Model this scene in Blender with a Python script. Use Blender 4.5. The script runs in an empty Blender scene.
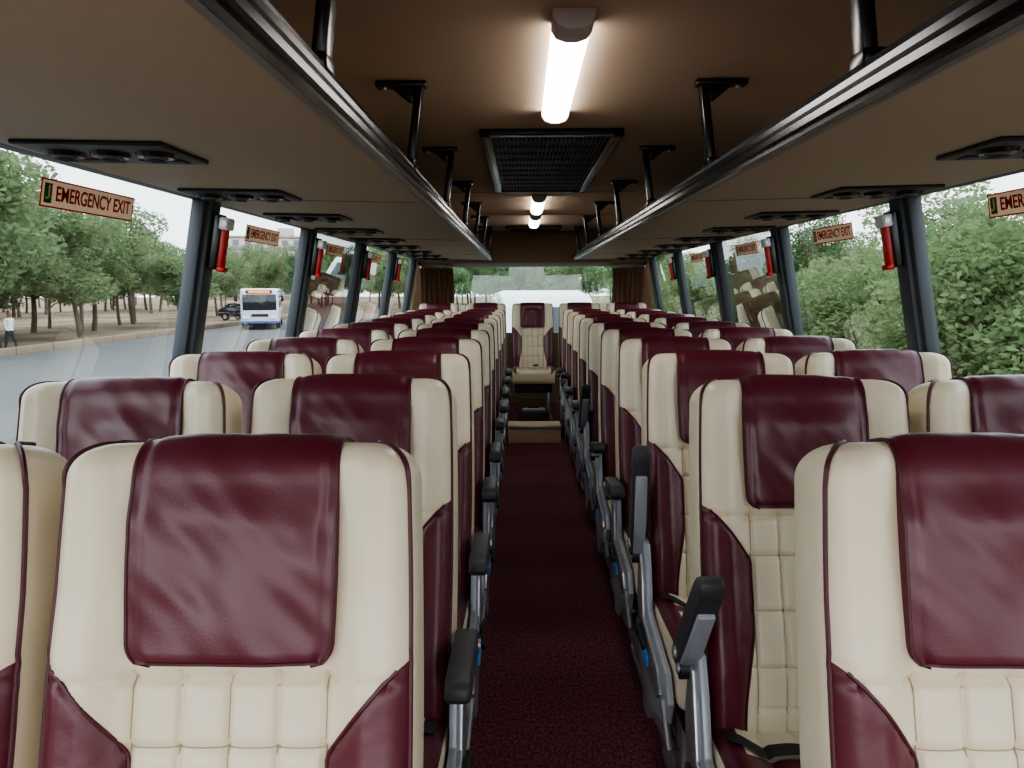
import bpy, bmesh, math, random
from mathutils import Vector, Matrix, noise
random.seed(7)
S=bpy.context.scene
COL=S.collection
def lin(c):
    return tuple(((v/255)/12.92 if v/255<=0.04045 else ((v/255+0.055)/1.055)**2.4) for v in c)+(1,)
def sm(t):
    t=max(0.0,min(1.0,t)); return t*t*(3-2*t)

# ---------------------------------------------------------------- materials
def newmat(name):
    m=bpy.data.materials.new(name); m.use_nodes=True
    nt=m.node_tree; b=nt.nodes['Principled BSDF']
    return m,nt,b
def pmat(name,rgb,rough=.5,metal=0,noise_s=0,noise_a=.15,bump=0,bump_s=200,coat=0,emit=0,spec=.5):
    m,nt,b=newmat(name); N=nt.nodes; Lk=nt.links
    b.inputs['Base Color'].default_value=lin(rgb)
    b.inputs['Roughness'].default_value=rough; b.inputs['Metallic'].default_value=metal
    b.inputs['Coat Weight'].default_value=coat; b.inputs['Coat Roughness'].default_value=.25 if coat<.4 else .05
    b.inputs['Specular IOR Level'].default_value=spec
    if emit:
        b.inputs['Emission Color'].default_value=lin(rgb); b.inputs['Emission Strength'].default_value=emit
    tc=N.new('ShaderNodeTexCoord')
    if noise_s:
        n=N.new('ShaderNodeTexNoise'); n.inputs['Scale'].default_value=noise_s; n.inputs['Detail'].default_value=4
        Lk.new(tc.outputs['Object'],n.inputs['Vector'])
        mx=N.new('ShaderNodeMix'); mx.data_type='RGBA'
        c=lin(rgb)
        mx.inputs['A'].default_value=tuple(v*(1-noise_a) for v in c[:3])+(1,)
        mx.inputs['B'].default_value=tuple(min(1,v*(1+noise_a)) for v in c[:3])+(1,)
        Lk.new(n.outputs['Fac'],mx.inputs['Factor']); Lk.new(mx.outputs['Result'],b.inputs['Base Color'])
    if bump:
        n=N.new('ShaderNodeTexNoise'); n.inputs['Scale'].default_value=bump_s; n.inputs['Detail'].default_value=3
        Lk.new(tc.outputs['Object'],n.inputs['Vector'])
        bp=N.new('ShaderNodeBump'); bp.inputs['Strength'].default_value=bump; bp.inputs['Distance'].default_value=.002
        Lk.new(n.outputs['Fac'],bp.inputs['Height']); Lk.new(bp.outputs['Normal'],b.inputs['Normal'])
    return m
CREAM=(216,204,178); MAROON=(84,24,39)
def seatmat():
    m,nt,b=newmat('seat_leather'); N=nt.nodes; Lk=nt.links
    a=N.new('ShaderNodeAttribute'); a.attribute_name='sd'
    g=N.new('ShaderNodeMath'); g.operation='GREATER_THAN'; g.inputs[1].default_value=0
    Lk.new(a.outputs['Fac'],g.inputs[0])
    mx=N.new('ShaderNodeMix'); mx.data_type='RGBA'
    mx.inputs['A'].default_value=lin(CREAM); mx.inputs['B'].default_value=lin(MAROON)
    Lk.new(g.outputs[0],mx.inputs['Factor']); Lk.new(mx.outputs['Result'],b.inputs['Base Color'])
    b.inputs['Roughness'].default_value=.39; b.inputs['Coat Weight'].default_value=.1; b.inputs['Coat Roughness'].default_value=.28
    tc=N.new('ShaderNodeTexCoord')
    n=N.new('ShaderNodeTexNoise'); n.inputs['Scale'].default_value=9; n.inputs['Detail'].default_value=3
    n2=N.new('ShaderNodeTexVoronoi'); n2.inputs['Scale'].default_value=350
    Lk.new(tc.outputs['Object'],n.inputs['Vector']); Lk.new(tc.outputs['Object'],n2.inputs['Vector'])
    b1=N.new('ShaderNodeBump'); b1.inputs['Strength'].default_value=.35; b1.inputs['Distance'].default_value=.02
    b2=N.new('ShaderNodeBump'); b2.inputs['Strength'].default_value=.12; b2.inputs['Distance'].default_value=.001
    Lk.new(n.outputs['Fac'],b1.inputs['Height']); Lk.new(n2.outputs['Distance'],b2.inputs['Height'])
    Lk.new(b1.outputs['Normal'],b2.inputs['Normal']); Lk.new(b2.outputs['Normal'],b.inputs['Normal'])
    return m
M={}
M['seat']=seatmat()
M['pad']=pmat('maroon_leather',MAROON,.36,bump=.15,bump_s=300,coat=.15)
M['piping']=pmat('maroon_piping',(70,16,30),.45)
M['thread']=pmat('seam_thread',(156,142,114),.8)
M['black']=pmat('black_plastic',(24,24,26),.45)
M['belt']=pmat('seat_belt_webbing',(26,26,30),.7,bump=.4,bump_s=600)
M['blackg']=pmat('black_gloss',(13,13,14),.27,coat=.2,spec=.45)
M['rubber']=pmat('armrest_rubber',(54,54,58),.5,bump=.2,bump_s=400)
M['silver']=pmat('silver_metal',(176,178,182),.32,.75)
M['greyplastic']=pmat('grey_plastic',(156,162,170),.4,.2)
M['railgrey']=pmat('rail_line_grey',(110,108,104),.4,.3)
M['blue']=pmat('blue_label',(60,140,215),.4)
M['ceil']=pmat('ceiling_fabric',(182,159,136),.85,noise_s=3,noise_a=.05,bump=.3,bump_s=500,spec=.2)
M['rack']=pmat('rack_laminate',(170,157,138),.6,noise_s=60,noise_a=.05,bump=.15,bump_s=150,spec=.3)
M['brown']=pmat('brown_panel',(128,99,74),.6,noise_s=5,noise_a=.1)
M['curtain']=pmat('brown_curtain',(116,84,62),.9,noise_s=20,noise_a=.15)
def carpetmat():
    m,nt,b=newmat('maroon_woven_carpet'); N=nt.nodes; Lk=nt.links
    tc=N.new('ShaderNodeTexCoord'); mp=N.new('ShaderNodeMapping'); mp.inputs['Scale'].default_value=(1,.55,1)
    Lk.new(tc.outputs['Object'],mp.inputs[0])
    n=N.new('ShaderNodeTexNoise'); n.inputs['Scale'].default_value=110; n.inputs['Detail'].default_value=2
    n3=N.new('ShaderNodeTexNoise'); n3.inputs['Scale'].default_value=2.5; n3.inputs['Detail'].default_value=3
    Lk.new(mp.outputs[0],n.inputs['Vector']); Lk.new(tc.outputs['Object'],n3.inputs['Vector'])
    r=N.new('ShaderNodeValToRGB'); r.color_ramp.elements[0].position=.36; r.color_ramp.elements[0].color=lin((58,26,34)); r.color_ramp.elements[1].position=.66; r.color_ramp.elements[1].color=lin((118,64,72))
    Lk.new(n.outputs['Fac'],r.inputs[0])
    hs=N.new('ShaderNodeHueSaturation'); ml=N.new('ShaderNodeMath'); ml.operation='MULTIPLY_ADD'; ml.inputs[1].default_value=.5; ml.inputs[2].default_value=.75
    Lk.new(n3.outputs['Fac'],ml.inputs[0]); Lk.new(ml.outputs[0],hs.inputs['Value']); Lk.new(r.outputs[0],hs.inputs['Color']); Lk.new(hs.outputs[0],b.inputs['Base Color'])
    b.inputs['Roughness'].default_value=.9; b.inputs['Specular IOR Level'].default_value=.2
    b.inputs['Sheen Weight'].default_value=.3; b.inputs['Sheen Tint'].default_value=lin((200,130,138))
    bp=N.new('ShaderNodeBump'); bp.inputs['Strength'].default_value=.8; bp.inputs['Distance'].default_value=.003
    Lk.new(n.outputs['Fac'],bp.inputs['Height']); Lk.new(bp.outputs['Normal'],b.inputs['Normal'])
    return m
M['carpet']=carpetmat()
M['wall']=pmat('wall_vinyl',(170,150,120),.6,noise_s=30,noise_a=.05)
M['pillar']=pmat('pillar_paint',(64,70,77),.45,noise_s=10,noise_a=.05)
M['beige']=pmat('beige_step',(206,184,150),.6,noise_s=20,noise_a=.08)
M['lamp']=pmat('lamp_diffuser',(255,251,248),.4,emit=9)
M['lampcap']=pmat('lamp_cap',(190,180,174),.4)
M['red']=pmat('red_plastic',(190,28,26),.35)
M['white']=pmat('white_plastic',(220,220,222),.35)
M['roofout']=pmat('exterior_paint',(225,225,228),.3)
def signmat(name,rgb):
    m=bpy.data.materials.new(name); m.use_nodes=True; nt=m.node_tree; N=nt.nodes; Lk=nt.links
    N.clear(); o=N.new('ShaderNodeOutputMaterial'); d=N.new('ShaderNodeBsdfDiffuse'); t=N.new('ShaderNodeBsdfTranslucent')
    d.inputs[0].default_value=lin(rgb); t.inputs[0].default_value=lin(rgb)
    n=N.new('ShaderNodeMixShader'); n.inputs[0].default_value=.45
    Lk.new(d.outputs[0],n.inputs[1]); Lk.new(t.outputs[0],n.inputs[2]); Lk.new(n.outputs[0],o.inputs[0]); return m
M['sign']=signmat('sign_vinyl_beige',(236,216,198))
M['signtext']=signmat('sign_vinyl_red',(188,58,42))
M['green']=signmat('sign_vinyl_green',(60,140,66))

def glassmat():
    m=bpy.data.materials.new('window_glass'); m.use_nodes=True; nt=m.node_tree; N=nt.nodes; Lk=nt.links
    N.clear(); o=N.new('ShaderNodeOutputMaterial')
    t=N.new('ShaderNodeBsdfTransparent'); t.inputs[0].default_value=(.82,.905,.89,1)
    g=N.new('ShaderNodeBsdfGlossy'); g.inputs['Roughness'].default_value=.01; g.inputs[0].default_value=(1,1,1,1)
    f=N.new('ShaderNodeFresnel'); f.inputs[0].default_value=1.6
    k=N.new('ShaderNodeMath'); k.operation='MULTIPLY'; k.inputs[1].default_value=.75; Lk.new(f.outputs[0],k.inputs[0])
    mx=N.new('ShaderNodeMixShader')
    Lk.new(k.outputs[0],mx.inputs[0]); Lk.new(t.outputs[0],mx.inputs[1]); Lk.new(g.outputs[0],mx.inputs[2]); Lk.new(mx.outputs[0],o.inputs[0])
    return m
M['glass']=glassmat()
def leafmat(name,a,b_):
    m=bpy.data.materials.new(name); m.use_nodes=True; nt=m.node_tree; N=nt.nodes; Lk=nt.links
    N.clear(); o=N.new('ShaderNodeOutputMaterial')
    oi=N.new('ShaderNodeObjectInfo'); tc=N.new('ShaderNodeTexCoord')
    n=N.new('ShaderNodeTexNoise'); n.inputs['Scale'].default_value=1.3; Lk.new(tc.outputs['Object'],n.inputs['Vector'])
    ad=N.new('ShaderNodeMath'); ad.operation='ADD'; Lk.new(n.outputs['Fac'],ad.inputs[0])
    ml=N.new('ShaderNodeMath'); ml.operation='MULTIPLY_ADD'; ml.inputs[1].default_value=.6; ml.inputs[2].default_value=-.3
    Lk.new(oi.outputs['Random'],ml.inputs[0]); Lk.new(ml.outputs[0],ad.inputs[1])
    mx=N.new('ShaderNodeMix'); mx.data_type='RGBA'; mx.inputs['A'].default_value=lin(a); mx.inputs['B'].default_value=lin(b_)
    Lk.new(ad.outputs[0],mx.inputs['Factor'])
    d=N.new('ShaderNodeBsdfDiffuse'); tr=N.new('ShaderNodeBsdfTranslucent')
    Lk.new(mx.outputs['Result'],d.inputs[0]); Lk.new(mx.outputs['Result'],tr.inputs[0])
    ms=N.new('ShaderNodeMixShader'); ms.inputs[0].default_value=.4
    Lk.new(d.outputs[0],ms.inputs[1]); Lk.new(tr.outputs[0],ms.inputs[2]); Lk.new(ms.outputs[0],o.inputs[0])
    return m
M['leaf']=leafmat('leaf_green_hazed',(98,120,84),(150,166,128))  # greens paled and desaturated: outdoor haze put into the leaf colour
M['leaf2']=leafmat('shrub_leaf_hazed',(86,108,74),(136,154,112))  # same haze mixed into the shrub greens
M['bark']=pmat('bark',(98,86,74),.9,noise_s=6,noise_a=.3)

# ---------------------------------------------------------------- mesh builder
class MB:
    def __init__(s): s.v=[];s.f=[];s.m=[];s.sd=[];s.mats=[];s.sh=[]
    def mi(s,k):
        if k not in s.mats: s.mats.append(k)
        return s.mats.index(k)
    def add(s,vs,fs,k,sd=None,smooth=True):
        o=len(s.v); i=s.mi(k)
        s.v+= [tuple(v) for v in vs]
        s.sd+= (sd if sd else [-1.0]*len(vs))
        for f in fs:
            s.f.append(tuple(o+q for q in f)); s.m.append(i); s.sh.append(smooth)
    def bm(s,b,k,smooth=True,mat=None):
        b.verts.ensure_lookup_table(); b.verts.index_update()
        if mat is not None: bmesh.ops.transform(b,matrix=mat,verts=b.verts)
        s.add([v.co[:] for v in b.verts],[[v.index for v in f.verts] for f in b.faces],k,None,smooth); b.free()
    def box(s,c,d,k,r=0,rot=None,seg=3):
        b=bmesh.new(); bmesh.ops.create_cube(b,size=1)
        bmesh.ops.scale(b,vec=d,verts=b.verts)
        if r: bmesh.ops.bevel(b,geom=b.edges[:]+b.verts[:],offset=min(r,min(d)*.49),segments=seg,affect='EDGES',profile=.5)
        mt=Matrix.Translation(c)
        if rot is not None: mt=mt@rot
        s.bm(b,k,True,mt)
    def cyl(s,p0,p1,r0,k,r1=None,n=16):
        p0=Vector(p0);p1=Vector(p1); r1=r0 if r1 is None else r1
        s.tube([p0,p1],[r0,r1],k,n)
    def tube(s,path,r,k,n=8,closed=False):
        P=[Vector(p) for p in path]; m=len(P)
        R=r if isinstance(r,(list,tuple)) else [r]*m
        vs=[];fs=[]; ref=None
        for i in range(m):
            if closed: t=(P[(i+1)%m]-P[i-1])
            else: t=P[min(i+1,m-1)]-P[max(i-1,0)]
            t.normalize()
            if ref is None:
                ref=Vector((0,0,1)) if abs(t.z)<.9 else Vector((1,0,0))
            u=t.cross(ref); u.normalize(); w=u.cross(t); w.normalize(); ref=w
            for j in range(n):
                a=2*math.pi*j/n
                vs.append(P[i]+(u*math.cos(a)+w*math.sin(a))*R[i])
        for i in range(m if closed else m-1):
            i2=(i+1)%m
            for j in range(n):
                fs.append((i*n+j,i*n+(j+1)%n,i2*n+(j+1)%n,i2*n+j))
        if not closed:
            fs.append(tuple(range(n))[::-1]); fs.append(tuple((m-1)*n+j for j in range(n)))
        s.add(vs,fs,k)
    def prism(s,prof,x0,x1,k,bev=0,axis='x'):
        b=bmesh.new()
        if axis=='x': vv=[b.verts.new((x0,p[0],p[1])) for p in prof]; d=(x1-x0,0,0)
        elif axis=='y': vv=[b.verts.new((p[0],x0,p[1])) for p in prof]; d=(0,x1-x0,0)
        else: vv=[b.verts.new((p[0],p[1],x0)) for p in prof]; d=(0,0,x1-x0)
        f=b.faces.new(vv)
        r=bmesh.ops.extrude_face_region(b,geom=[f])
        bmesh.ops.translate(b,vec=d,verts=[g for g in r['geom'] if isinstance(g,bmesh.types.BMVert)])
        bmesh.ops.recalc_face_normals(b,faces=b.faces)
        if bev: bmesh.ops.bevel(b,geom=b.edges[:],offset=bev,segments=2,affect='EDGES',profile=.5)
        s.bm(b,k)
    def mesh(s,name,angle=40):
        me=bpy.data.meshes.new(name); me.from_pydata(s.v,[],s.f)
        for k in s.mats: me.materials.append(M[k])
        me.polygons.foreach_set('material_index',s.m)
        me.polygons.foreach_set('use_smooth',s.sh)
        at=me.attributes.new('sd','FLOAT','POINT'); at.data.foreach_set('value',s.sd)
        b=bmesh.new(); b.from_mesh(me); bmesh.ops.recalc_face_normals(b,faces=b.faces); b.to_mesh(me); b.free()
        try: me.set_sharp_from_angle(angle=math.radians(angle))
        except Exception as e: pass
        me.update(); return me
    def obj(s,name,angle=40,parent=None,loc=(0,0,0)):
        o=bpy.data.objects.new(name,s.mesh(name,angle)); COL.objects.link(o); o.location=loc
        if parent: o.parent=parent
        return o
def inst(name,me,loc,rz=0,sc=(1,1,1),parent=None):
    o=bpy.data.objects.new(name,me); COL.objects.link(o); o.location=loc; o.rotation_euler=(0,0,rz); o.scale=sc
    if parent: o.parent=parent
    return o

# ---------------------------------------------------------------- seat
def slab(mb,L,Wf,T,Df,sdf,xf,k='seat',r=.028,rt=.04,rw=.05,rb=.03,nf=130,nz=130,crown=.004):
    rows=[]
    for i in range(6):
        ph=math.pi/2*(1-i/6); rows.append((rb-rb*math.sin(ph),rb*(1-math.cos(ph))))
    for i in range(nz+1): rows.append((rb+(L-rt-rb)*i/nz,0))
    for i in range(1,9):
        ph=math.pi/2*i/8; rows.append((L-rt+rt*math.sin(ph),rt*(1-math.cos(ph))))
    vs=[];sd=[];fs=[];n=None
    for z,ins in rows:
        zz=max(0,min(1,(z-(L-rw))/rw)); iw=rw*(1-math.sqrt(max(0,1-zz*zz)))
        if z<rb: iw=ins
        Wc=Wf(z)-iw; y0=ins; y1=T-ins; rr=max(.002,min(r,(y1-y0)/2*.95)); kk=1-.8*ins/rt
        ring=[]
        for i in range(nf+1):
            x=-(Wc-rr)+2*(Wc-rr)*i/nf; ring.append((x,y0-Df(x,z)*kk,sdf(x,z)))
        for i in range(1,8):
            a=math.pi/2*i/7; x=Wc-rr+rr*math.sin(a)
            ring.append((x,y0+rr*(1-math.cos(a))-Df(x,z)*kk*math.cos(a)**.5 if i<7 else y0+rr,sdf(x,z) if a<.9 else -.02))
        for i in range(0,5):
            a=math.pi/2*i/4; ring.append((Wc-rr+rr*math.cos(a),y1-rr+rr*math.sin(a),-1))
        for i in range(1,12): ring.append(((Wc-rr)*(1-2*i/12),y1,-1))
        for i in range(0,5):
            a=math.pi/2*(1-i/4); ring.append((-(Wc-rr+rr*math.cos(a)),y1-rr+rr*math.sin(a),-1))
        for i in range(7,0,-1):
            a=math.pi/2*i/7; x=-(Wc-rr+rr*math.sin(a))
            ring.append((x,y0+rr*(1-math.cos(a))-Df(x,z)*kk*math.cos(a)**.5 if i<7 else y0+rr,sdf(x,z) if a<.9 else -.02))
        n=len(ring)
        for (x,y,q) in ring:
            zc=z+crown*(1-(x/.24)**2)*sm((z-(L-.15))/.15)
            vs.append(xf(x,y,zc)); sd.append(q)
    m=len(rows)
    for i in range(m-1):
        for j in range(n):
            j2=(j+1)%n; fs.append((i*n+j,i*n+j2,(i+1)*n+j2,(i+1)*n+j))
    for base,zc in ((0,0),((m-1)*n,L+crown)):
        c=len(vs); vs.append(xf(0,T/2,zc)); sd.append(-1)
        for j in range(n): fs.append((base+j,base+(j+1)%n,c))
    mb.add(vs,fs,k,sd)
L=.855;T=.13;LEAN=math.radians(13);HZ=.415
RW=.045
def Wb(z): return .231+.006*math.sin(math.pi*min(1,max(0,(z-.05)/.75)))-.001*sm((z-.7)/.15)
def bnd(t): return .232-.106*(max(0,min(1,(t-.275)/.12))**.8)+.03*sm((t-.5)/.22)
HL=[.30,.385,.50,.615,.70]
def Db(x,z):
    t=L-z; ax=abs(x)
    bol=sm((ax-.125)/.055)
    d=.030*bol*(1-.25*sm((.28-t)/.1))
    d-=.012*sm((ax-.2)/.04)
    d+=.028*math.exp(-((z-.22)/.17)**2)
    if t>.285:
        w=sm((t-.285)/.01)
        if ax<.138:
            for xx in (0,.0625,.125): d-=w*.006*math.exp(-((ax-xx)/.0042)**2)
            d+=w*.004*(abs(math.sin(math.pi*x/.0625))-.5)*(1 if ax<.125 else 0)
            for h in HL: d-=.006*math.exp(-((t-h)/.0055)**2)
        d-=.004*math.exp(-((t-HL[0])/.006)**2)
    if t>.27: d-=.004*math.exp(-((ax-bnd(t))/.006)**2)
    return d
def sdb(x,z):
    t=L-z
    if t<.27: return -.05
    return abs(x)-bnd(t)
cL,sL=math.cos(LEAN),math.sin(LEAN)
def xb(x,y,z): return (x, y*cL+z*sL, z*cL-y*sL+HZ)
CT=.545
def xcush(x,y,z): return (x, .05-z, CT-y-.02*(1-z/.5))
def Dc(x,z):
    ax=abs(x); d=.022*sm((ax-.13)/.06)-.01*sm((ax-.2)/.04)
    if ax<.13:
        q=abs(math.sin(math.pi*x/.0625)); d-=.005*(1-q**.35)
    d-=.005*math.exp(-((ax-.134)/.006)**2)
    for h in (.14,.26,.38): 
        if ax<.13: d-=.005*math.exp(-((z-h)/.006)**2)
    return d
def sdc(x,z):
    ax=abs(x)
    return max(ax-.185, .024-abs(z-.14-ax*.3), .024-abs(z-.26-ax*.3), .024-abs(z-.38-ax*.2))
def make_seat(name,side):
    mb=MB()
    slab(mb,L,Wb,T,Db,sdb,xb)
    slab(mb,.49,lambda z:.232,.155,Dc,sdc,xcush,nz=60,rt=.05,rw=.05,nf=80,crown=0)
    # lap belt lying on the cushion, with buckle
    vs=[];fs=[]; nb=40
    for i in range(nb+1):
        x=-.215+.43*i/nb; z=.105+.05*math.sin(math.pi*i/nb)+.015*math.sin(i*.35)
        for dz_ in (-.022,.022):
            p=xcush(x,-Dc(.15 if abs(x)<.13 else x,z)-.006,z+dz_); vs.append(p)
    for i in range(nb): fs.append((2*i,2*i+1,2*i+3,2*i+2))
    mb.add(vs,fs,'belt')
    p=xcush(.03,-.034,.155); mb.box(p,(.06,.05,.016),'black',.005)
    p=xcush(.03,-.044,.155); mb.box(p,(.02,.022,.006),'red',.002)
    for xx in (-.125,-.0625,0,.0625,.125):
        mb.tube([xb(xx,-Db(xx,L-t)-.0002,L-t) for t in [.30+.41*i/40 for i in range(41)]],.0011,'thread',5)
    for h in HL[1:]:
        mb.tube([xb(x,-Db(x,L-h)-.0002,L-h) for x in [-.123+.246*i/40 for i in range(41)]],.0011,'thread',5)
    w0=.134; ss=[]; nA=34
    for i in range(nA+1): ss.append(('f',.285-(.285-.045)*i/nA))
    for i in range(1,7): ss.append(('a',i/6*math.pi/2))
    for i in range(1,5): ss.append(('t',i/5))
    for i in range(0,7): ss.append(('b',i/6*math.pi/2))
    for i in range(1,12): ss.append(('k',.045+.10*i/11))
    nx=44; vs=[];fs=[]; ns=len(ss)
    slen=[0]
    for j,(kd,p) in enumerate(ss):
        if j>0:
            dl={'f':.0071,'a':.012,'t':.008,'b':.012,'k':.009}[kd]; slen.append(slen[-1]+dl)
    tot=slen[-1]
    for j,(kd,p) in enumerate(ss):
        s=slen[j]
        rc=.03
        w=w0+.004*math.sin(s*9)
        if s<rc: w-=rc*(1-math.sqrt(max(0,1-(1-s/rc)**2)))
        es=min(s,tot-s)
        for i in range(nx+1):
            u=-1+2*i/nx; u=math.sin(u*math.pi/2)*.35+u*.65; x=u*w
            e=min(1,max(0,(1-abs(u))*w/.014)); e=math.sqrt(max(0,1-(1-e)**2))
            e2=min(1,es/.014); e2=math.sqrt(max(0,1-(1-e2)**2))
            wr=noise.noise(Vector((x*12,s*8,side*3.1)))*.009+noise.noise(Vector((x*26+s*25,s*12,4)))*.003
            wr+=-.005*math.exp(-((abs(u)-.9)/.05)**2)
            amp=.019+.006*(1-u*u)+wr
            if kd in 'atb': amp=.010+.004*(1-u*u)+wr*.5
            elif kd=='f': amp=amp+(.010+.004*(1-u*u)+wr*.5-amp)*sm((.11-p)/.065)
            off=-.003+amp*min(e,e2)
            zt=L-.045
            if kd=='f': y=-Db(x,L-p); z=L-p; ny,nz_=-1,0
            elif kd=='a': y=.045-.045*math.cos(p)-Db(x,zt)*(1-p/1.571); z=zt+.045*math.sin(p); ny,nz_=-math.cos(p),math.sin(p)
            elif kd=='t': y=.045+(T-.09)*p; z=L; ny,nz_=0,1
            elif kd=='b': y=T-.045+.045*math.sin(p); z=zt+.045*math.cos(p); ny,nz_=math.sin(p),math.cos(p)
            else: y=T; z=L-p; ny,nz_=1,0
            z+=.004*(1-(x/.24)**2)*sm((z-(L-.15))/.15)
            vs.append(xb(x,y+ny*off,z+nz_*off))
    for j in range(ns-1):
        for i in range(nx): 
            a=j*(nx+1)+i; fs.append((a,a+1,a+nx+2,a+nx+1))
    mb.add(vs,fs,'pad')
    bl=[vs[j*(nx+1)+1] for j in range(ns)][::-1]; bb=[vs[1*(nx+1)+i] for i in range(2,nx-1)]; br=[vs[j*(nx+1)+nx-1] for j in range(ns)]
    mb.tube(bl+bb[::2]+br,.003,'piping',6)
    for sg in (-1,1):
        path=[]; rr=.028
        for i in range(60):
            z=.03+(L-RW-.03)*i/60
            path.append(xb(sg*(Wb(z)-rr+rr*.85),rr*.47-Db(Wb(z)-.01,z)*.72,z))
        for i in range(0,13):
            ph=math.pi/2*i/12; z=L-RW+RW*math.sin(ph); iw=RW*(1-math.cos(ph))
            q=max(0,(z-(L-.04))/.04); ins=.04*(1-math.sqrt(max(0,1-q*q)))
            f=math.sin(ph)
            r2=min(rr,(T-2*ins)/2*.95)
            x=Wb(z)-iw-r2*.15
            path.append(xb(sg*x,ins+r2*(.47-.1*f)-Db(.21,z)*.72*(1-.8*ins/.04),z+.0015*f))
        for i in range(1,7):
            a=i/6; path.append(xb(sg*(Wb(L)-RW-.006-.004*a),.045+.05*a,L+.0035))
        mb.tube(path,.0036,'piping',7)
        path=[]
        for i in range(50):
            t=.285+(.80-.285)*i/49; x=bnd(t); path.append(xb(sg*x,-Db(x,L-t)-.001,L-t))
        mb.tube(path,.003,'piping',6)
    mb.box((0,-.17,.335),(.40,.40,.08),'black',.01)
    mb.box((0,.035,.38),(.40,.06,.16),'black',.015)
    c=Vector(xb(0,T+.004,.42)); mb.box(c,(.36,.012,.5),'black',.005,rot=Matrix.Rotation(-LEAN,4,'X'))
    hb=[xb(-.13,T,.60),xb(-.13,T+.04,.62),xb(.13,T+.04,.62),xb(.13,T,.60)]; mb.tube(hb,.009,'rubber',8)
    for lx in ((.17,) if side==0 else (.15*side,)):
        mb.box((lx,-.15,.165),(.05,.07,.31),'silver',.008); mb.box((lx,-.15,.012),(.07,.40,.024),'silver',.006)
    mb.tube([(-.17,.0,.31),(-.17,.20,.16),(.17,.20,.16),(.17,.0,.31)],.010,'silver',8)
    if side:
        X=side*.238
        pr=[(.10,.66),(.06,.70),(.01,.69),(-.03,.62),(-.07,.51),(-.36,.47),(-.41,.41),(-.38,.34),(-.20,.28),(-.10,.20),(-.03,.19),(.03,.26),(.10,.36),(.13,.52)]
        mb.prism(pr,X,X+side*.018,'greyplastic',.004)
        pr2=[(.07,.66),(.03,.65),(-.0,.58),(-.03,.48),(-.28,.44),(-.33,.395),(-.28,.36),(.03,.37),(.08,.50)]
        mb.prism(pr2,X+side*.016,X+side*.026,'silver',.003)
        mb.box((X+side*.028,-.10,.395),(.006,.09,.028),'blue',.002)
        mb.tube([(X-side*.0,-.10,.24),(X-side*.05,-.10,.12),(side*.15,-.10,.02)],.016,'silver',8)
        mb.tube([(X,.02,.28),(X-side*.04,.04,.14),(side*.15,.05,.02)],.014,'silver',8)
        mb.box((side*.15,-.03,.012),(.05,.40,.024),'silver',.006)
        mb.cyl((X,.07,.635),(X+side*.045,.07,.635),.024,'black')
        mb.cyl((X+side*.040,.07,.635),(X+side*.050,.07,.635),.012,'silver')
        mb.cyl((X+side*.015,.0,.43),(X+side*.04,.0,.43),.018,'black')
        mb.box((X+side*.038,-.07,.445),(.012,.14,.022),'black',.006,rot=Matrix.Rotation(.15,4,'X'))
        mb.tube([(X+side*.02,-.36,.40),(X+side*.01,-.40,.29),(X-side*.02,-.34,.25)],.009,'silver',8)
    return mb.mesh(name)
ME_L=make_seat('bus_seat_aisle_right_arm',1)
ME_R=make_seat('bus_seat_aisle_left_arm',-1)
ME_W=make_seat('bus_seat_window',0)
def make_arm():
    mb=MB(); 
    prof=[(.03,-.018),(.035,.018),(.01,.032),(-.20,.028),(-.235,.020),(-.25,.0),(-.245,-.018),(-.22,-.026),(-.05,-.024)]
    mb.prism(prof,-.026,.026,'rubber',.010)
    mb.prism([(.02,-.025),(.02,.015),(-.18,.0),(-.18,-.036),(-.05,-.042)],-.017,.017,'greyplastic',.004)
    mb.cyl((-.031,0,-.002),(.031,0,-.002),.013,'silver')
    return mb.mesh('armrest')
ME_A=make_arm()
rs=random.Random(3)
def seat(me,x,y,z,side,arm=0,asc=1,sc=1):
    o=inst('bus_seat',me,(x,y,z),rs.uniform(-.012,.012),(sc,sc,sc))
    if side:
        a=bpy.data.objects.new('armrest',ME_A); COL.objects.link(a); a.parent=o
        a.location=(side*.266,.07,.672); a.rotation_euler=(-arm,0,0); a.scale=(1,asc*.94,1)
    return o
PZ=0.0
PITCH=.735; YS=.84
armL=[0,.0,.0,.05,0,.1,0,0,.05,0]; armR=[.1,.85,1.45,.1,.2,.9,.1,.1,.3,.1]
for k in range(10):
    y=YS+PITCH*k; off=rs.uniform(-.012,.012)
    yl=y+(.04 if k==1 else 0)
    seat(ME_L,-.489 if k==0 else -.505,yl,PZ,1,armL[k]); seat(ME_W,-.99 if k==0 else -1.0,y+off,PZ,0)
    seat(ME_R,.505,y,PZ,-1,armR[k],1.35 if armR[k]>.5 else 1); seat(ME_W,1.0,y+off,PZ,0)
for x in (-1.0,-.5,0,.5,1.0): seat(ME_W,x,8.38,.12,0,sc=.94)

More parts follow.
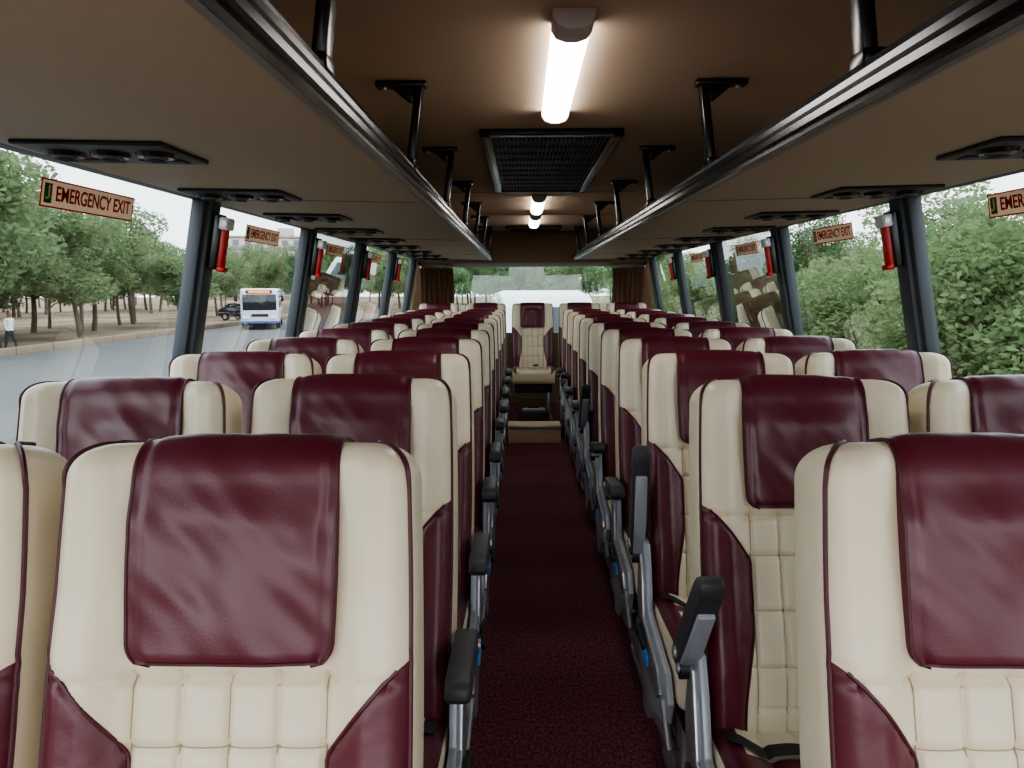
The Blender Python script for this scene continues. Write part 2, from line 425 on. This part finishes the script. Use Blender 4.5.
# ---------------------------------------------------------------- shell
Y0,Y1=-1.1,9.2
def wx(z): return 1.40 if z<=.85 else 1.40-.17*(z-.85)/.93
mb=MB(); mb.box((0,(Y0+Y1)/2,-.03),(2.82,Y1-Y0,.06),'carpet'); mb.obj('floor')
for sg,nm in ((-1,'left'),(1,'right')):
    mb=MB(); mb.box((sg*1.43,(Y0+Y1)/2,.425),(.05,Y1-Y0,.85),'wall'); 
    mb.box((sg*1.40,(Y0+Y1)/2,.86),(.05,Y1-Y0,.03),'black',.008); mb.obj('wall_'+nm)
    ys=[.14,1.54,2.94,4.34,5.74,7.14,8.54]
    for y in ys:
        mb=MB(); pr=[(wx(.85)*sg,.85),((wx(.85)+.05)*sg,.85),((wx(1.80)+.05)*sg,1.80),((wx(1.80)-.0)*sg,1.80)]
        mb.prism(pr,y-.07,y+.07,'pillar',.008,axis='y')
        mb.prism([(p[0]-sg*.018*(1 if i in(0,3) else 0),p[1]) for i,p in enumerate(pr)],y-.045,y+.045,'pillar',.008,axis='y')
        mb.obj('window_pillar')
    yy=[Y0]+ys+[Y1]
    for i in range(len(yy)-1):
        a,b=yy[i]+.0,yy[i+1]
        mb=MB(); g=.035
        mb.add([(sg*(wx(.85)+g),a,.85),(sg*(wx(.85)+g),b,.85),(sg*(wx(1.8)+g),b,1.8),(sg*(wx(1.8)+g),a,1.8)],[(0,1,2,3)],'glass',None,False)
        mb.obj('window_%d'%(i+1+(0 if sg<0 else 8)))
    mb=MB(); mb.box((sg*(wx(1.8)+.02),(Y0+Y1)/2,1.79),(.09,Y1-Y0,.05),'black',.01); mb.obj('trim_%d'%(3 if sg<0 else 4))
pts=[]
for i in range(25):
    x=-1.33+2.66*i/24; ax=abs(x)
    z=2.05-.26*max(0,(ax-.62)/.71)**2.0
    pts.append((x,z))
prof=pts+[(p[0],p[1]+.05) for p in pts[::-1]]
mb=MB(); mb.prism(prof,Y0,Y1,'ceil',0,axis='y'); mb.obj('ceiling')
mb=MB(); mb.prism([(p[0]*1.045,p[1]+.055) for p in pts]+[(p[0]*1.045,p[1]+.09) for p in pts[::-1]],Y0-.02,Y1+.02,'roofout',0,axis='y'); mb.obj('roof')
mb=MB()
for y in (-.6,1.45,5.15,6.7): mb.box((0,y,2.049),(1.2,.006,.004),'brown')
mb.obj('trim_5')
mb=MB()
mb.box((0,9.22,.45),(2.80,.05,.98),'wall'); mb.box((0,9.22,1.94),(2.6,.05,.46),'brown')
for sg in (-1,1): mb.box((sg*1.25,9.22,1.3),(.24,.05,.9),'brown')
mb.obj('wall_back')
mb=MB(); mb.box((0,9.22,1.33),(2.28,.006,.80),'glass'); mb.obj('window_30')
mb=MB(); mb.prism([(8.6,1.72),(8.6,2.05),(9.19,2.05),(9.19,1.69)],-1.20,1.20,'brown',.006); mb.obj('rear_bulkhead')

def curtain(x0,x1,y0,y1,z0,z1):
    mb=MB(); n=60; vs=[];fs=[]
    dx,dy=x1-x0,y1-y0; l=math.hypot(dx,dy); nx,ny=-dy/l,dx/l
    for j in range(9):
        z=z0+(z1-z0)*j/8
        for i in range(n+1):
            t=i/n; o=.022*math.sin(t*l*75)*(1-.3*j/8)+.006*math.sin(t*31+j)
            vs.append((x0+dx*t+nx*o,y0+dy*t+ny*o,z))
    for j in range(8):
        for i in range(n):
            a=j*(n+1)+i; fs.append((a,a+1,a+n+2,a+n+1))
    mb.add(vs,fs,'curtain')
    mb.tube([(x0,y0,z1),(x1,y1,z1)],.01,'silver')
    mb.obj('window_curtain',80)
for sg in (-1,1): curtain(sg*1.20,sg*.90,8.66,9.14,.9,1.675)

mb=MB(); mb.box((0,8.42,.06),(2.76,1.5,.12),'carpet',.005); mb.obj('rear_platform')
mb=MB(); mb.box((0,7.53,.085),(.50,.26,.17),'beige',.01); mb.box((0,7.395,.155),(.51,.02,.03),'silver',.004); mb.obj('aisle_step')
mb=MB(); mb.box((0,7.80,.19),(.30,.16,.14),'black',.02); mb.box((0,7.80,.265),(.22,.10,.02),'greyplastic',.008); mb.box((0,7.80,.29),(.1,.02,.03),'black',.008)
mb.obj('tool_box')

# ---------------------------------------------------------------- luggage racks
for sg in (-1,1):
    mb=MB()
    pr=[(sg*1.23,1.762),(sg*.44,1.745),(sg*.44,1.775),(sg*.50,1.79),(sg*1.23,1.80)]
    mb.prism(pr,Y0+.1,8.6,'rack',.003,axis='y')
    rp=[(sg*.427,1.742),(sg*.447,1.740),(sg*.457,1.765),(sg*.457,1.800),(sg*.44,1.808),(sg*.427,1.803),(sg*.430,1.794),(sg*.422,1.790),(sg*.422,1.779),(sg*.430,1.775),(sg*.422,1.770),(sg*.422,1.757),(sg*.430,1.753)]
    mb.prism(rp,Y0+.1,8.6,'blackg',0,axis='y')
    yc=(Y0+8.7)/2; ly=8.6-Y0-.1
    mb.box((sg*.425,yc,1.785),(.004,ly,.002),'railgrey'); mb.box((sg*.425,yc,1.764),(.004,ly,.002),'railgrey')
    mb.box((sg*.449,yc,1.7415),(.014,ly,.003),'railgrey')
    yb=[-.85,.25,1.35,2.42,3.52,4.62,5.72,6.82,7.92]
    for y in yb:
        mb.prism([(sg*.400,2.045),(sg*.425,2.03),(sg*.455,1.80),(sg*.435,1.795),(sg*.428,1.82)],y-.022,y+.022,'blackg',.003,axis='y')
        mb.box((sg*.45,y,1.812),(.05,.06,.03),'blackg',.006)
        mb.box((sg*.465,y,2.040),(.15,.045,.018),'blackg',.005)
        mb.prism([(sg*.42,2.035),(sg*.425,1.985),(sg*.445,1.99),(sg*.50,2.035)],y-.008,y+.008,'blackg',.002,axis='y')
        mb.cyl((sg*.515,y,2.033),(sg*.515,y,2.025),.008,'silver',n=8)
    for y in yb[1::2]: mb.box((sg*.85,y+.4,1.7535),(.74,.004,.003),'brown',rot=Matrix.Rotation(-sg*.0215,4,'Y'))
    mb.obj('luggage_rack')
    for k in range(10):
        y=1.0+.82*k
        mb=MB(); 
        mb.box((0,0,0),(.32,.26,.010),'black',.005)
        for px in (-.10,0,.10):
            mb.cyl((px,-.02,-.003),(px,-.02,-.014),.044,'blackg',.038,n=24)
            mb.cyl((px,-.02,-.010),(px,-.02,-.018),.028,'railgrey',.024,n=20)
            mb.cyl((px,-.02,-.014),(px,-.02,-.020),.022,'black',.018,n=20)
            for q in range(4): mb.box((px,-.02+(-.018+.012*q),-.0205),(.034,.002,.002),'rubber')
        for px in (-.075,.075): mb.box((px,.080,-.006),(.10,.045,.006),'rubber',.002)
        o=mb.obj('air_vent_panel',loc=(sg*1.02,y,1.7525))
        o.rotation_euler=(0,-sg*.0215,0)

# ---------------------------------------------------------------- ceiling fixtures
def lamp(y0,y1):
    mb=MB()
    pr=[(-.044,2.05),(-.044,2.035),(-.034,2.018),(-.013,2.010),(.013,2.010),(.034,2.018),(.044,2.035),(.044,2.05)]
    mb.prism(pr,y0+.05,y1-.02,'lamp',0,axis='y')
    pr2=[(p[0]*1.08,p[1]-(.003 if p[1]<2.04 else 0)) for p in pr]
    mb.prism(pr2,y0-.05,y0+.055,'lampcap',.003,axis='y'); mb.prism(pr2,y1-.02,y1,'lampcap',.003,axis='y')
    mb.obj('ceiling_light')
for a,b in ((-.95,.1),(1.86,2.84),(5.35,6.3),(6.75,7.7)): lamp(a,b)  # first light is unseen behind the camera, added to brighten the interior
def vent(y0,y1,w=.275):
    mb=MB(); yc=(y0+y1)/2; l=y1-y0; z=2.038
    mb.box((0,yc,2.046),(w*2-.04,l-.04,.006),'black')
    for sx in (-1,1): mb.box((sx*(w-.022),yc,z),(.044,l,.024),'blackg',.006)
    for yy in (y0+.025,y1-.025): mb.box((0,yy,z),(w*2,.05,.024),'blackg',.006)
    n=26
    for i in range(n):
        x=-(w-.06)+2*(w-.06)*i/(n-1); mb.box((x,yc,z),(.006,l-.1,.014),'rubber')
    m=max(2,int(l/.16))
    for i in range(1,m): mb.box((0,y0+l*i/m,z+.002),(2*w-.1,.008,.012),'rubber')
    mb.obj('ceiling_air_vent')
vent(3.12,5.0); vent(7.85,8.4)

# ---------------------------------------------------------------- signs & hammers
def sign(sg,y):
    z=1.685; x=sg*(wx(z)+.024); tilt=math.atan(.17/.93)
    e=bpy.data.objects.new('emergency_exit_sign',None); COL.objects.link(e)
    if sg<0: R=Matrix(((0,0,1),(1,0,0),(0,1,0)))
    else: R=Matrix(((0,0,-1),(-1,0,0),(0,1,0)))
    R=Matrix.Rotation(-sg*tilt if sg>0 else tilt,3,'Y')@R
    e.matrix_world=Matrix.Translation((x,y,z))@R.to_4x4()
    mb=MB(); mb.box((0,0,0),(.448,.062,.001),'sign')
    for yy in (-.033,.033): mb.box((0,yy,0),(.46,.004,.001),'signtext')
    for xx in (-.227,.227): mb.box((xx,0,0),(.005,.066,.001),'signtext')
    mb.box((-.200,0,.0012),(.030,.048,.001),'green'); mb.box((-.197,.004,.002),(.008,.03,.001),'sign'); mb.box((-.205,-.012,.002),(.012,.006,.001),'sign')
    mb.obj('plate',parent=e)
    c=bpy.data.curves.new('sign_text','FONT'); c.body='EMERGENCY EXIT'; c.size=.052; c.align_x='CENTER'; c.align_y='CENTER'; c.extrude=.0003; c.offset=.0010
    c.materials.append(M['signtext'])
    t=bpy.data.objects.new('lettering',c); COL.objects.link(t); t.parent=e; t.location=(.020,0,.0015); t.scale=(.90,1,1)
for y in (2.18,3.62,5.0,6.4): sign(-1,y); sign(1,y+.03)
mbh=MB()
mbh.box((0,0,0),(.03,.055,.20),'blackg',.006)
mbh.box((.022,0,-.02),(.028,.038,.15),'red',.008)
mbh.box((.026,0,.07),(.036,.07,.045),'white',.008)
mbh.cyl((.03,-.04,.07),(.03,.04,.07),.010,'silver')
mbh.box((.03,0,-.095),(.03,.045,.02),'red',.006)
mhe=mbh.mesh('emergency_hammer')
for sg in (-1,1):
    for y in (2.94,4.34,5.74,7.14):
        z=1.62; o=inst('emergency_hammer',mhe,(sg*(wx(z)-.036),y,z),0 if sg<0 else math.pi)
        o.rotation_euler=(0,.18,0) if sg<0 else (0,.18,math.pi)

# ---------------------------------------------------------------- exterior
GZ=-1.12
def groundmat():
    m,nt,b=newmat('sandy_ground'); N=nt.nodes; Lk=nt.links
    tc=N.new('ShaderNodeTexCoord'); n=N.new('ShaderNodeTexNoise'); n.inputs['Scale'].default_value=.25; n.inputs['Detail'].default_value=8
    Lk.new(tc.outputs['Object'],n.inputs['Vector']); r=N.new('ShaderNodeValToRGB')
    r.color_ramp.elements[0].color=lin((108,98,82)); r.color_ramp.elements[1].color=lin((152,134,112)); r.color_ramp.elements[0].position=.35; r.color_ramp.elements[1].position=.62
    e=r.color_ramp.elements.new(.28); e.color=lin((84,94,64))
    Lk.new(n.outputs['Fac'],r.inputs[0]); Lk.new(r.outputs[0],b.inputs['Base Color']); b.inputs['Roughness'].default_value=.95; b.inputs['Specular IOR Level'].default_value=.1
    return m
M['ground']=groundmat()
M['asphalt']=pmat('asphalt',(108,108,107),.95,noise_s=.7,noise_a=.15,bump=.3,bump_s=30,spec=.1)
M['kerb']=pmat('kerb_stone',(140,124,106),.9,noise_s=2,noise_a=.2)
mb=MB(); mb.box((0,60,GZ-.06),(400,400,.1),'ground'); mb.obj('ground')
mb=MB(); mb.box((-8.5,12,GZ-.0),(23,124,.03),'asphalt'); mb.obj('road')
mb=MB()
for i in range(38): mb.box((-20.2,-20+i*2.5,GZ+.15),(.3,2.45,.34),'kerb',.03)
mb.obj('kerb')
def tree_mesh(name,h,clear,rad,nleaf,ls,seed,leaf='leaf'):
    r=random.Random(seed); mb=MB()
    lean=Vector((r.uniform(-.1,.1),r.uniform(-.1,.1),0))
    tr=[Vector((0,0,-.1))+Vector((lean.x*z+.06*math.sin(z*1.3+seed),lean.y*z+.06*math.cos(z*1.1),z)) for z in [h*.65*i/7 for i in range(8)]]
    mb.tube(tr,[.13*(1-.75*i/7)*h/8+.02 for i in range(8)],'bark',8)
    cl=[]
    for i in range(11):
        z0=clear*.75+(h*.62-clear*.75)*i/10
        base=tr[0]+Vector((lean.x*z0,lean.y*z0,z0)); a=r.uniform(0,6.28)+i*2.4; l=rad*r.uniform(.5,.95)*(1-.35*abs(i/10-.4))
        tip=base+Vector((math.cos(a)*l,math.sin(a)*l,l*r.uniform(.3,.8)+.2))
        mid=(base+tip)/2+Vector((0,0,-.1*l))
        mb.tube([base,mid,tip],[.05*h/8,.035*h/8,.012],'bark',5)
        cl.append((tip,r.uniform(.30,.5)*rad)); cl.append((mid+Vector((0,0,.3)),r.uniform(.22,.36)*rad))
    cl.append((Vector((lean.x*h,lean.y*h,h*.85)),rad*.5)); cl.append((Vector((lean.x*h,lean.y*h,h*.68)),rad*.6))
    vs=[];fs=[]
    tot=sum(c[1]**2 for c in cl)
    for c,R in cl:
        for q in range(int(nleaf*R*R/tot)):
            d=Vector((r.gauss(0,1),r.gauss(0,1),r.gauss(0,1))); d.normalize(); d*=R*r.uniform(.25,1)**.5; d.z*=.7
            p=c+d
            u=Vector((r.gauss(0,1),r.gauss(0,1),r.gauss(0,.5))).normalized(); w=u.cross(Vector((r.gauss(0,1),r.gauss(0,1),r.gauss(0,1)))).normalized()
            s=ls*r.uniform(.6,1.3); o=len(vs)
            vs+=[p-u*s,p+w*s*.45,p+u*s,p-w*s*.45]; fs.append((o,o+1,o+2,o+3))
    mb.add(vs,fs,leaf,None,False)
    return mb.mesh(name)
TM=[tree_mesh('tree_a',8.5,2.4,3.1,9500,.14,1),tree_mesh('tree_b',7.2,2.1,2.9,8500,.14,2),tree_mesh('tree_c',9.5,2.8,3.3,9500,.14,3)]
SM=[tree_mesh('shrub_a',3.4,.3,1.9,6500,.085,5,'leaf2'),tree_mesh('shrub_b',4.3,.5,2.1,7500,.085,6,'leaf2')]
rt=random.Random(11)
def plant(nm,ms,x,y,s): inst(nm,rt.choice(ms),(x,y,GZ),rt.uniform(0,6.28),(s,s,s*rt.uniform(.9,1.1)))
for (x,y,s) in ((-22.5,31,1.2),(-24,36,1.15),(-24,43,.95),(-27,50,.95),(-24,57,.85),(-25,25,1.1),(-27.5,39,1.2),(-29,34,1.2)): plant('tree',TM,x,y,s)
for i in range(105): 
    y=rt.uniform(16,150); x=-rt.uniform(26,36+y*.45); plant('tree',TM,x,y,rt.uniform(.75,1.05))
for i in range(34):
    y=rt.uniform(80,140); x=rt.uniform(-22,18); plant('tree',TM,x,y,rt.uniform(.8,1.15))
for i in range(46):
    y=rt.uniform(2,75); x=rt.uniform(9,14+y*.35); plant('tree',TM,x+3,y,rt.uniform(.5,.72))
for i in range(52):
    y=1+i*1.2+rt.uniform(-.5,.5); x=rt.uniform(7.6,10.5); plant('shrub',SM,x,y,rt.uniform(.7,1.0))

M['plaster']=pmat('building_plaster',(190,186,182),.8,noise_s=1,noise_a=.08)
M['plaster2']=pmat('building_band',(160,140,130),.8)
M['darkwin']=pmat('building_window',(110,116,122),.3)
mb=MB(); mb.box((0,0,7.5),(26,12,15),'plaster',.1)
for f in range(5):
    mb.box((0,-6.1,3*f+.3),(26.2,.5,.4),'plaster2')
    for i in range(9): mb.box((-11.6+2.9*i,-6.02,3*f+1.8),(1.4,.2,1.5),'darkwin'); mb.box((-11.6+2.9*i,-6.3,3*f+.95),(1.8,.6,.12),'plaster')
mb.box((0,0,15.3),(26.6,12.6,.5),'plaster2',.05); mb.box((6,0,16.6),(4,4,2.4),'plaster',.05)
inst('apartment_building',mb.mesh('apartment_building'),(-66,205,GZ),.25)

M['vwhite']=pmat('vehicle_white',(228,230,234),.25,coat=.5); M['vdark']=pmat('vehicle_glass',(30,38,46),.08,coat=.5)
M['vblue']=pmat('vehicle_blue_band',(70,100,150),.3); M['led']=pmat('led_board',(240,130,40),.4,emit=1.5); M['tyre']=pmat('tyre_rubber',(22,22,22),.8)
M['carblue']=pmat('car_paint_dark',(60,70,96),.25,coat=.6); M['headlight']=pmat('headlight',(230,235,240),.1,coat=1)
def wheel(mb,x,y,r,w=.25):
    mb.cyl((x-w/2,y,r),(x+w/2,y,r),r,'tyre',n=24); mb.cyl((x-w/2-.01,y,r),(x+w/2+.01,y,r),r*.55,'silver',n=16)
def coach():
    mb=MB(); mb.box((0,5.5,1.85),(2.5,11,2.75),'vwhite',.22,seg=4)
    mb.box((0,.03,2.15),(2.2,.10,1.25),'vdark',.04); mb.box((0,-.03,2.98),(1.7,.06,.26),'black',.02); mb.box((0,-.065,2.98),(1.4,.02,.16),'led')
    for s in (-1,1):
        mb.box((s*1.25,5.8,2.2),(.04,9.6,.95),'vdark',.01); mb.box((s*1.255,5.6,1.2),(.03,10,.16),'vblue')
        mb.box((s*.9,-.02,.95),(.42,.08,.22),'headlight',.03); wheel(mb,s*1.12,2.3,.5,.3); wheel(mb,s*1.12,8.2,.5,.3)
        mb.tube([(s*1.2,.1,3.0),(s*1.5,-.25,2.95),(s*1.5,-.3,2.7)],.03,'black'); mb.box((s*1.5,-.3,2.45),(.2,.1,.45),'black',.03)
    mb.box((0,-.03,1.15),(1.1,.06,.2),'black',.02); mb.box((0,-.05,.6),(2.4,.16,.22),'vblue',.04)
    mb.tube([(-.1,-.04,1.6),(-.7,-.05,2.2)],.012,'black'); mb.tube([(.1,-.04,1.6),(.7,-.05,2.2)],.012,'black')
    return mb.mesh('coach')
inst('coach_bus',coach(),(-16.5,50,GZ+.016),.27,(.92,.95,.80))
def van():
    mb=MB(); prof=[(-2.4,.35),(-2.45,1.0),(-2.2,1.25),(-1.55,2.25),(-1.2,2.48),(0,2.58),(2.0,2.52),(2.35,2.35),(2.45,1.2),(2.42,.35)]
    mb.prism(prof,-.95,.95,'vwhite',.12)
    mb.prism([(-2.20,1.32),(-1.62,2.2),(-1.66,2.24),(-2.25,1.33)],-.78,.78,'vdark',.01)
    for s in (-1,1):
        mb.box((s*.95,.4,1.75),(.03,3.2,.6),'vdark',.02); wheel(mb,s*.85,-1.5,.34); wheel(mb,s*.85,1.6,.34); mb.box((s*.68,-2.43,.95),(.3,.08,.2),'headlight',.03)
        mb.box((s*1.08,-1.6,1.5),(.16,.08,.24),'black',.02)
    mb.box((0,-2.45,.55),(1.8,.1,.2),'black',.03); mb.box((0,-2.44,.92),(.8,.05,.16),'black',.02)
    return mb.mesh('van')
inst('white_van',van(),(.30,18,GZ+.016),.1,(1,1,.97))
def car(paint):
    mb=MB(); prof=[(-2.05,.35),(-2.1,.7),(-1.9,.86),(-1.0,.98),(-.45,1.38),(.2,1.46),(1.0,1.40),(1.6,1.02),(2.0,.95),(2.08,.6),(2.02,.32)]
    mb.prism(prof,-.84,.84,paint,.09)
    mb.prism([(-.98,1.02),(-.48,1.36),(-.52,1.39),(-1.05,1.04)],-.66,.66,'vdark',.01)
    for s in (-1,1):
        mb.prism([(-.8,1.03),(-.4,1.32),(.2,1.39),(.9,1.34),(1.3,1.03)],s*.835,s*.85,'vdark',.004)
        wheel(mb,s*.76,-1.3,.31,.2); wheel(mb,s*.76,1.3,.31,.2); mb.box((s*.6,-2.05,.7),(.34,.08,.14),'headlight',.02); mb.box((s*.93,-.75,1.02),(.14,.08,.1),paint,.02)
    return mb.mesh('car')
inst('parked_car',car('carblue'),(5.1,9.2,GZ-.01),.05,); inst('parked_car',car('vdark'),(-23,66,GZ-.01),1.2)

def person(name,loc,rz,shirt,trous,ph=0):
    m,nt,b=newmat(name+'_clothes'); N=nt.nodes; Lk=nt.links
    tc=N.new('ShaderNodeTexCoord'); sp=N.new('ShaderNodeSeparateXYZ'); Lk.new(tc.outputs['Object'],sp.inputs[0])
    mr=N.new('ShaderNodeMath'); mr.operation='DIVIDE'; mr.inputs[1].default_value=1.8; Lk.new(sp.outputs['Z'],mr.inputs[0])
    r=N.new('ShaderNodeValToRGB'); r.color_ramp.interpolation='CONSTANT'
    e=r.color_ramp.elements; e[0].position=0; e[0].color=lin((40,30,26)); e[1].position=.05; e[1].color=lin(trous)
    for p,c in ((.53,shirt),(.805,(136,92,70)),(.925,(24,20,18))): q=e.new(p); q.color=lin(c)
    Lk.new(mr.outputs[0],r.inputs[0]); Lk.new(r.outputs[0],b.inputs['Base Color']); b.inputs['Roughness'].default_value=.8
    V=[];E=[];Rr=[]
    def v(p,rad,par=None):
        V.append(p);Rr.append(rad)
        if par is not None:E.append((par,len(V)-1))
        return len(V)-1
    st=.22
    pel=v((0,0,.95),.15); wa=v((0,0,1.1),.135,pel); ch=v((0,.0,1.28),.16,wa); sh=v((0,0,1.41),.12,ch); nk=v((0,-.01,1.49),.055,sh)
    h1=v((0,-.02,1.56),.075,nk); h2=v((0,-.01,1.64),.095,h1); h3=v((0,0,1.70),.07,h2); v((0,-.115,1.60),.014,h1)
    for s in (-1,1):
        d=s*st
        hip=v((s*.10,0,.90),.105,pel); kn=v((s*.105,-d*.55-.03,.50),.065,hip); an=v((s*.105,-d,.09),.042,kn); v((s*.11,-d-.16,.04),.035,an)
        so=v((s*.19,0,1.39),.07,sh); el=v((s*.25,d*.4+.02,1.12),.045,so); wr=v((s*.25,d-.05,.88),.03,el); pa=v((s*.25,d-.07,.81),.034,wr)
        for f in range(4):
            fx=-.024+.016*f; a=v((s*.25+.008,d-.07+fx,.765),.009,pa); v((s*.25-.008*s,d-.075+fx,.72-(.008 if f in(0,3) else 0)),.008,a)
        a=v((s*.25,d-.115,.80),.011,wr); v((s*.25,d-.125,.765),.009,a)
    me=bpy.data.meshes.new(name); me.from_pydata(V,E,[]); o=bpy.data.objects.new(name,me); COL.objects.link(o)
    me.materials.append(m)
    sk=o.modifiers.new('skin','SKIN')
    for i,sv in enumerate(me.skin_vertices[0].data): sv.radius=(Rr[i],Rr[i]*.8); sv.use_root=(i==0)
    o.modifiers.new('sub','SUBSURF').levels=1; o.modifiers['sub'].render_levels=2
    sk.use_smooth_shade=True
    o.location=loc; o.rotation_euler=(0,0,rz)
person('pedestrian_in_white_shirt',(-20.75,32,GZ-.01),1.3,(225,225,225),(50,54,66))
person('pedestrian_in_blue_shirt',(-22.2,33.2,GZ-.01),1.6,(130,140,160),(70,66,62))

# ---------------------------------------------------------------- light
w=bpy.data.worlds.new('World'); S.world=w; w.use_nodes=True; nt=w.node_tree; N=nt.nodes; Lk=nt.links
bg=N['Background']; tc=N.new('ShaderNodeTexCoord'); sp=N.new('ShaderNodeSeparateXYZ'); Lk.new(tc.outputs['Generated'],sp.inputs[0])
r=N.new('ShaderNodeValToRGB'); r.color_ramp.elements[0].position=.0; r.color_ramp.elements[0].color=(.95,.95,1,1); r.color_ramp.elements[1].position=.6; r.color_ramp.elements[1].color=(.87,.91,1,1)
Lk.new(sp.outputs['Z'],r.inputs[0]); Lk.new(r.outputs[0],bg.inputs[0]); bg.inputs[1].default_value=2.0
sun=bpy.data.lights.new('sun','SUN'); sun.energy=.6; sun.angle=math.radians(45); sun.color=(1,.97,.94)
so=bpy.data.objects.new('sun',sun); COL.objects.link(so); so.rotation_euler=(math.radians(60),0,math.radians(-25))

cam=bpy.data.cameras.new('camera'); co=bpy.data.objects.new('camera',cam); COL.objects.link(co); S.camera=co
cam.sensor_width=36; cam.lens=28.125; cam.clip_start=.05; cam.clip_end=600
R=Matrix.Rotation(math.radians(.72),4,'Z')@Matrix.Rotation(math.radians(90-6.84),4,'X')@Matrix.Rotation(math.radians(-.2),4,'Z')
co.matrix_world=Matrix.Translation((-.115,0,1.45))@R
S.view_settings.view_transform='AgX'
S.view_settings.look='AgX - Medium High Contrast'
S.view_settings.exposure=.8
